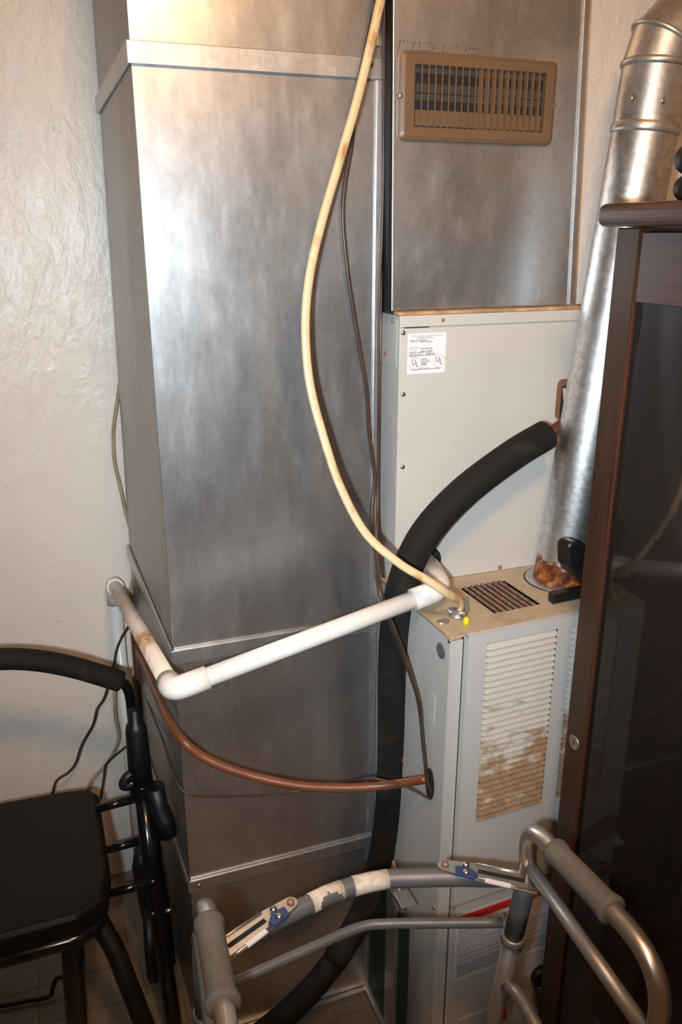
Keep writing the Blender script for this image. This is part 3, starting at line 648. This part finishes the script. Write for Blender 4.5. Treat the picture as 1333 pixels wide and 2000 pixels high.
cable('wall_wire', 'beige wire crossing behind the stained drain pipe elbow', 'wire', [hy(*p) for p in ((268,1100,1.845),(259,1135,1.845),(253,1165,1.845),(262,1200,1.845))], .004, M['beige_wire'])
cable('wall_wire', 'thin black wire hanging slanted down the wall above the seat', 'wire', [hy(*p, 1.80) for p in ((252,1222),(238,1245),(228,1270),(222,1300),(205,1360),(190,1385),(182,1415),(160,1455),(148,1490),(132,1510),(110,1526),(100,1560))], .0032, M['cord'])
cable('wall_wire', 'beige wire beside the drain pipe dropping behind the walker seat', 'wire', [hy(*p, 1.81) for p in ((232,1265),(228,1310),(224,1350),(226,1400),(232,1440),(222,1470),(208,1492),(190,1512),(176,1530),(165,1570))], .004, M['beige_wire'])
cable('wall_wire', 'short brown wire joining the beige wire behind the black post', 'wire', [hy(*p, 1.80) for p in ((275,1440),(250,1456),(222,1478),(207,1494),(203,1520),(197,1560))], .003, M['cord'])

# ------------------------------------------------------------------ dark glass-door cabinet
CX, CY1, CY0, CT = .74, .957, .27, 1.606
cab = thing('glass_door_cabinet', (.9, .6, 0), 'dark brown wooden cabinet with a smoked glass door at the right edge', 'cabinet')
G().box(CX+.022, 1.05, CY1-.018, CY1, .0, CT).go('side_board', M['wood'], cab, .001)
G().box(CX+.022, 1.05, CY0, CY0+.018, .0, CT).go('side_board', M['wood'], cab, .001)
G().box(1.04, 1.05, CY0+.018, CY1-.018, .0, CT).go('back_board', M['inside'], cab)
for z in (.06, .45, .83, 1.2): G().box(CX+.05, 1.04, CY0+.018, CY1-.018, z, z+.018).go('shelf', M['inside'], cab)
G().box(CX+.022, 1.05, CY0+.018, CY1-.018, CT-.018, CT-.0005).go('inner_top', M['inside'], cab)
G().box(CX-.026, 1.07, CY0-.02, CY1+.014, CT+.0005, CT+.029).go('top_board', M['wood_h'], cab, .010, 4)
dz = G().box(CX, CX+.021, CY1-.046, CY1, .03, CT-.0005).go('door_stile', M['wood'], cab, .002)
G().box(CX, CX+.021, CY0, CY0+.05, .03, CT-.0005).go('door_stile', M['wood'], cab, .002)
G().box(CX+.0015, CX+.021, CY0+.0505, CY1-.0485, 1.513, CT-.006).go('door_rail', M['wood_h'], cab, .0015)
G().box(CX+.0015, CX+.021, CY0+.0505, CY1-.0465, .03, .11).go('door_rail', M['wood_h'], cab, .0015)
G().box(CX+.003, CX+.02, CY1-.0483, CY1-.0462, 1.513, CT-.006).go('rail_joint', M['groove'], cab)
G().box(CX+.007, CX+.010, CY0+.0502, CY1-.0462, .1102, 1.5128).go('glass_pane', M['glass'], cab, label='smoked glass pane reflecting the cables')
G().prism([(CX+.0002, CY1-.046, .11), (CX+.0002, CY1-.0468, .11), (CX+.0002, CY1-.0468, 1.512), (CX+.0002, CY1-.046, 1.512)], (.003, 0, 0)).go('stile_edge', M['groove'], cab)
lk = hx(1124, 1450, CX)
G().lathe([(.0125, 0), (.0125, .002), (.0105, .0035), (.0095, .003), (0, .0028)], (CX, lk.y, lk.z), (-1,0,0), 24).go('lock_cylinder', M['brass'], dz)
G().box(CX-.0033, CX-.0027, lk.y-.001, lk.y+.001, lk.z-.005, lk.z+.005).go('key_slot', M['dark'], dz)
# black object on the cabinet top
bo = thing('black_case', (.80, .89, CT+.029), 'rounded black plastic object on top of the dark cabinet, right edge', 'black object')
q1 = hx(1360, 373, .80); q1.z = CT+.029+.0165
G().lathe([(0, -.03), (.008, -.03), (.014, -.026), (.0165, -.02), (.0165, .02), (.014, .026), (0, .028)], q1, (1, .2, 0), 24).go('lower_roll', M['blackplastic'], bo)
G().lathe([(0, -.03), (.012, -.03), (.016, -.026), (.018, -.02), (.018, .02), (.016, .026), (0, .028)], q1+Vector((-.002, .0, .0335)), (1, .2, 0), 24).go('upper_roll', M['blackplastic'], bo)
# black handle resting on the furnace top
bh = thing('armrest_piece', (.79, 1.055, 1.0), 'black plastic curved armrest piece lying on the furnace top beside the cabinet', 'plastic piece')
b0 = hz(1080, 1181, 1.0012)
G().prism([(b0.x, b0.y, 1.0012), (b0.x+.12, b0.y+.006, 1.0012), (b0.x+.12, b0.y+.024, 1.0012), (b0.x+.002, b0.y+.018, 1.0012)], (0, 0, .017)).go('base_bar', M['blackplastic'], bh, .002)
OUT = [(1086, 1058), (1092, 1048), (1108, 1049), (1130, 1064), (1152, 1090), (1172, 1126), (1172, 1184), (1146, 1160), (1118, 1124), (1098, 1108), (1086, 1094)]
G().prism([hy(px, py, 1.085) for px, py in OUT], (.004, -.03, 0)).go('curved_arm', M['blackplastic'], bh, .006, 3, 25)

# ------------------------------------------------------------------ walking frame
wk = thing('walking_frame', (.36, .72, 0), 'grey aluminium folding walking frame with rubber grips in the foreground', 'walker')
def side(sgn, XF, H):
    """one side frame; H = dict of key points"""
    top = fillet([H['leg'], H['bend'], H['back'], H['rear']], [.055, .075], 10)
    G().tube(top, .0127, 18).go('handle_tube', M['alu'], wk)
    d = (H['back']-H['bend']).normalized(); a = H['bend']+d*H['g0']; b = H['bend']+d*H['g1']
    L = (b-a).length
    G().lathe([(.0128, 0), (.0175, .001), (.0192, .005), (.0185, .012), (.0168, .02), (.0172, L*.5), (.0176, L-.02), (.019, L-.010), (.0208, L-.004), (.0195, L), (.0128, L)], a, d, 22).go('grip', M['rubber'], wk)
    lg = H['leg']; ft = H['foot']; dl = (ft-lg).normalized()
    G().tube([lg-dl*.0, lg+dl*.135], .0150, 18).go('upper_leg', M['alu_dark'], wk)
    G().lathe([(.0152, -.006), (.0182, -.005), (.0182, .009), (.0160, .011)], lg+dl*.135, dl, 20).go('leg_collar', M['alu_grey'], wk)
    G().tube([lg+dl*.135, ft], .0140, 18).go('lower_leg', M['alu_grey'], wk)
    rr = H['rear']; rf = H['rfoot']; G().tube([rr, rf], .0140, 18).go('lower_leg', M['alu_grey'], wk)
    for f_ in (ft, rf): G().lathe([(.019, -.0), (.019, .02), (.0165, .035), (.0145, .045)], Vector((f_.x, f_.y, .0005)), (0,0,1), 16).go('rubber_foot', M['rubber'], wk)
    G().tube(fillet([H['s0'], H['s1']], .01), .0105, 16).go('side_bar', M['alu_grey'], wk)
    G().tube(fillet([H['t0'], H['t1'], H['t2']], .06), .0105, 16).go('lower_side_bar', M['alu_grey'], wk)
    link('screw', SCR[('y', 0)], None, wk, H['s0']+(H['s1']-H['s0'])*.28+Vector((-.004, -.0085, .004)))
    link('screw', SCR[('y', 0)], None, wk, lg+dl*.155+Vector((.006, -.0125, 0)))
XRt = .588
Rb = hz(1052, 1612, .80); Rk = Vector((.592, .535, .80))
R = dict(leg=hx(1031, 1712, XRt), bend=Vector((.586, .822, .803)), back=Vector((.600, .553, .803)), rear=Vector((.590, .545, .55)), g0=.058, g1=.178,
         foot=Vector((.588, .935, .002)), rfoot=Vector((.588, .52, .002)), s0=hx(1036, 1692, .588), s1=Vector((.592, .553, .70)),
         t0=hx(990, 1925, .588), t1=hx(1012, 1938, .588), t2=Vector((.590, .55, .44)))
side(1, XRt, R)
XLt = .118
L = dict(leg=Vector((.122, .862, .70)), bend=Vector((.125, .848, .803)), back=Vector((.105, .56, .803)), rear=Vector((.108, .55, .55)), g0=.045, g1=.168,
         foot=Vector((.118, .955, .002)), rfoot=Vector((.112, .52, .002)), s0=Vector((.116, .852, .735)), s1=Vector((.096, .57, .70)),
         t0=Vector((.118, .89, .50)), t1=Vector((.116, .87, .52)), t2=Vector((.106, .57, .45)))
side(-1, XLt, L)
zc_ = .70
XB = [hz(1022, 1712, zc_), hz(960, 1714, zc_), hz(900, 1713, zc_), hz(830, 1714, zc_), hz(765, 1716, zc_), hz(710, 1724, zc_), hz(650, 1746, zc_), hz(590, 1773, zc_), hz(530, 1803, zc_), hz(470, 1836, zc_), hz(430, 1858, zc_)]
G().tube(spline(XB, 4), .0135, 18).go('front_crossbar', M['alu_dark'], wk)
for k_, (a, b) in enumerate((((606, 1765), (668, 1738)), ((690, 1731), (758, 1717)))):
    A_, Bq = hz(*a, zc_), hz(*b, zc_); G().tube([A_, (A_+Bq)/2+Vector((0, .0015, 0)), Bq], .0142, 18).go('tape_wrap', M['tape'], wk, label='peeling white tape')
LB = [hz(982, 1802, .6), hz(850, 1803, .6), hz(760, 1804, .6), hz(700, 1812, .6), hz(600, 1855, .6), hz(530, 1886, .6), hz(420, 1935, .6)]
G().tube(spline(LB, 5), .0078, 14).go('lower_crossbar', M['alu_dark'], wk)
def latch(P0, P1, wv, hole_):
    """slotted folding bracket from pivot P0 to end P1, wv = half width vector at the wide end"""
    d = (P1-P0); dn = d.normalized(); n_ = dn.cross(wv).normalized()
    if n_.z < 0: n_ = -n_
    wn = wv.normalized(); Lh = d.length
    pl_ = []
    for j in range(9):
        a = math.pi/2+math.pi*j/8; pl_.append(P0+dn*(.011*math.cos(a))+wn*(.011*math.sin(a)))
    pl_ = pl_[::-1]
    up_ = [P0+dn*Lh*.35+wn*.017, P1+wn*.019]; dn_ = [P1-wn*.019, P0+dn*Lh*.35-wn*.017]
    G().prism(pl_[::-1] + dn_[::-1] + up_[::-1], n_*.003).go('latch_plate', M['alu'], wk, .0008)
    off = n_*.0032
    G().prism([P0+dn*Lh*.36+wn*.004+off, P1-dn*Lh*.14+wn*.004+off, P1-dn*Lh*.14-wn*.003+off, P0+dn*Lh*.36-wn*.003+off], n_*.0004).go('latch_slot', M['dark'], wk)
    G().tube([P0+dn*Lh*.33+wn*.014+off, P1-dn*.004+wn*.016+off], .0022, 8).go('latch_rib', M['alu'], wk)
    G().tube([P0+dn*Lh*.33-wn*.014+off, P1-dn*.004-wn*.016+off], .0022, 8).go('latch_rib', M['alu'], wk)
    c_ = P0+dn*Lh*.2-wn*.006+off
    G().prism([c_+dn*.006+wn*.008, c_+dn*.022-wn*.002, c_+dn*.018-wn*.013, c_-dn*.009-wn*.012, c_-dn*.012+wn*.004], n_*.004).go('latch_button', M['bluetab'], wk, .001)
    for (q, wq, mt) in ((.0, .0, 'screw_rust'), (Lh*.22, .004, 'screw'), (Lh*.24, -.011, 'screw')):
        G().lathe([(.0055, 0), (.005, .003), (.003, .0048), (0, .0052)], P0+dn*q+wn*wq+off+(n_*.003 if q else Vector()), n_, 14).go('rivet', M[mt], wk)
    e0 = P0+dn*Lh*.45-wn*.0155+off
    G().prism([e0+wn*.003, e0+dn*Lh*.27+wn*.002, e0+dn*Lh*.27-wn*.005, e0-wn*.004], n_*.0026).go('white_label', M['whitelabel'], wk)
zl = zc_+.0145
P0 = hz(870, 1692, zl); P1 = hz(1052, 1730, zl); latch(P0, P1, Vector((-(P1-P0).y, (P1-P0).x, 0)).normalized()*.02, 1)
P0 = hz(568, 1766, zl); P1 = hz(425, 1868, zl); latch(P0, P1, Vector(((P1-P0).y, -(P1-P0).x, 0)).normalized()*.02, 1)

# ------------------------------------------------------------------ black rollator
ro = thing('rollator', (-.1, 1.4, 0), 'black rollator walker with a padded seat and foam backrest, left of the duct', 'walker')
YR = 1.53
G().tube(spline([hy(-150, 1330, YR), hy(-60, 1296, YR), hy(10, 1287, YR), hy(80, 1291, YR), hy(150, 1305, YR), hy(236, 1331, YR)], 6), .0212, 20).go('backrest_foam', M['hose'], ro)
G().tube(spline([hy(215, 1325, YR), hy(240, 1334, YR), hy(252, 1352, YR), hy(257, 1385, YR), hy(262, 1440, YR)], 6), .0105, 14).go('backrest_tube', M['blackmetal'], ro)
s0, s1 = hy(262, 1383, 1.49), hy(276, 1528, 1.47)
d_ = (s1-s0); Lh = d_.length
G().lathe([(0, 0), (.010, .001), (.013, .006), (.0135, .028), (.019, .034), (.0215, .045), (.023, Lh*.6), (.0235, Lh)], s0, d_, 20).go('handle_sleeve', M['blackplastic'], ro)
q = s1-d_.normalized()*.012
G().tube(spline([q+Vector((.0, 0, .012)), q+Vector((-.025, -.005, .012)), q+Vector((-.035, -.008, -.006)), q+Vector((-.012, -.005, -.012))], 5), .010, 12).go('brake_lever', M['blackplastic'], ro)
G().lathe([(.024, 0), (.0245, .004), (.024, .03), (.021, .034)], s1, d_, 20).go('sleeve_collar', M['blackmetal'], ro)
link('screw', SCR[('y', 0)], None, ro, hy(257, 1531, 1.44))
ft = hz(352, 2050, .0); ft.z = .002
G().tube([s1, hy(300, 1735, 1.41), hz(343, 2020, .02)], .0165, 18).go('front_post', M['blackmetal'], ro)
G().tube([hy(282, 1530, 1.50), hy(300, 1640, 1.50), hy(318, 1760, 1.50), hy(332, 1880, 1.50)], .0135, 16).go('rear_post', M['blackmetal'], ro)
k0 = hy(310, 1575, 1.44); G().tube([k0+Vector((-.004, 0, .05)), k0, hy(322, 1600, 1.42), hy(328, 1630, 1.42)], .0185, 16).go('side_knob', M['blackplastic'], ro)
for a, b, ya in (((188, 1580), (262, 1561), 1.46), ((208, 1660), (272, 1643), 1.46), ((208, 1746), (300, 1722), 1.395)):
    G().tube([hy(*a, ya), hy(*b, ya)], .0085 if b[0] < 290 else .0095, 14).go('cross_tube', M['blackmetal'], ro)
for q in ((299, 1722, 1.383), (299, 1785, 1.38)): link('screw', SCR[('y', 0)], None, ro, hy(*q))
G().tube([hy(322, 1780, 1.385), hy(337, 1776, 1.385)], .005, 10).go('axle_bolt', M['screw'], ro)
# seat
ss = G().prism([(-.62, 1.185, .452), (-.04, 1.195, .452), (.012, 1.225, .452), (.024, 1.30, .452), (.022, 1.52, .452), (.005, 1.548, .452), (-.05, 1.556, .452), (-.62, 1.585, .452)], (0, 0, .048))
ss.go('seat', M['seatvinyl'], ro, .012, 4)
G().tube(fillet([(-.62, 1.198, .442), (-.03, 1.206, .442), (.0, 1.25, .442), (.0, 1.52, .442)], .06), .014, 14).go('seat_frame', M['blackmetal'], ro)
pA = hy(135, 1795, 1.23); G().tube([Vector((-.035, 1.222, .44)), hy(142, 1840, 1.222), hz(158, 2160, .015)], .0195, 18).go('front_leg', M['blackmetal'], ro)
G().tube(spline([Vector((-.01, 1.40, .43)), hy(190, 1790, 1.36), hy(222, 1850, 1.33), hy(250, 1920, 1.30), hy(285, 2010, 1.27), hz(330, 2140, .02)], 6), [.02]*10+[.019]*21, 16).go('curved_leg', M['blackplastic'], ro)
G().tube(spline([hz(-40, 1972, .01), hz(0, 1965, .01), hz(60, 1954, .01), hz(97, 1946, .012), hz(103, 1930, .02), hz(108, 1914, .035), hz(116, 1909, .04), hz(130, 1908, .04)], 5), .005, 10).go('wire_brace', M['blackmetal'], ro)
wc = hy(293, 1800, 1.52); wc.z = .101
wl_ = G()
wl_.lathe([(.06, -.010), (.082, -.0125), (.094, -.0125), (.100, -.008), (.1005, 0), (.100, .008), (.094, .0125), (.082, .0125), (.06, .010)], wc, (1, -.12, 0), 36); wl_.go('wheel_tyre', M['blackplastic'], ro)
G().lathe([(0, -.015), (.02, -.015), (.022, -.008), (.064, -.006), (.064, .006), (.022, .008), (.02, .015), (0, .015)], wc, (1, -.12, 0), 24).go('wheel_hub', M['blackmetal'], ro)
fk = hy(278, 1690, 1.5); G().tube([fk+Vector((.004, 0, .04)), fk, wc+Vector((.0, 0, .06))], [.018, .022, .018], 14).go('wheel_fork', M['blackplastic'], ro)
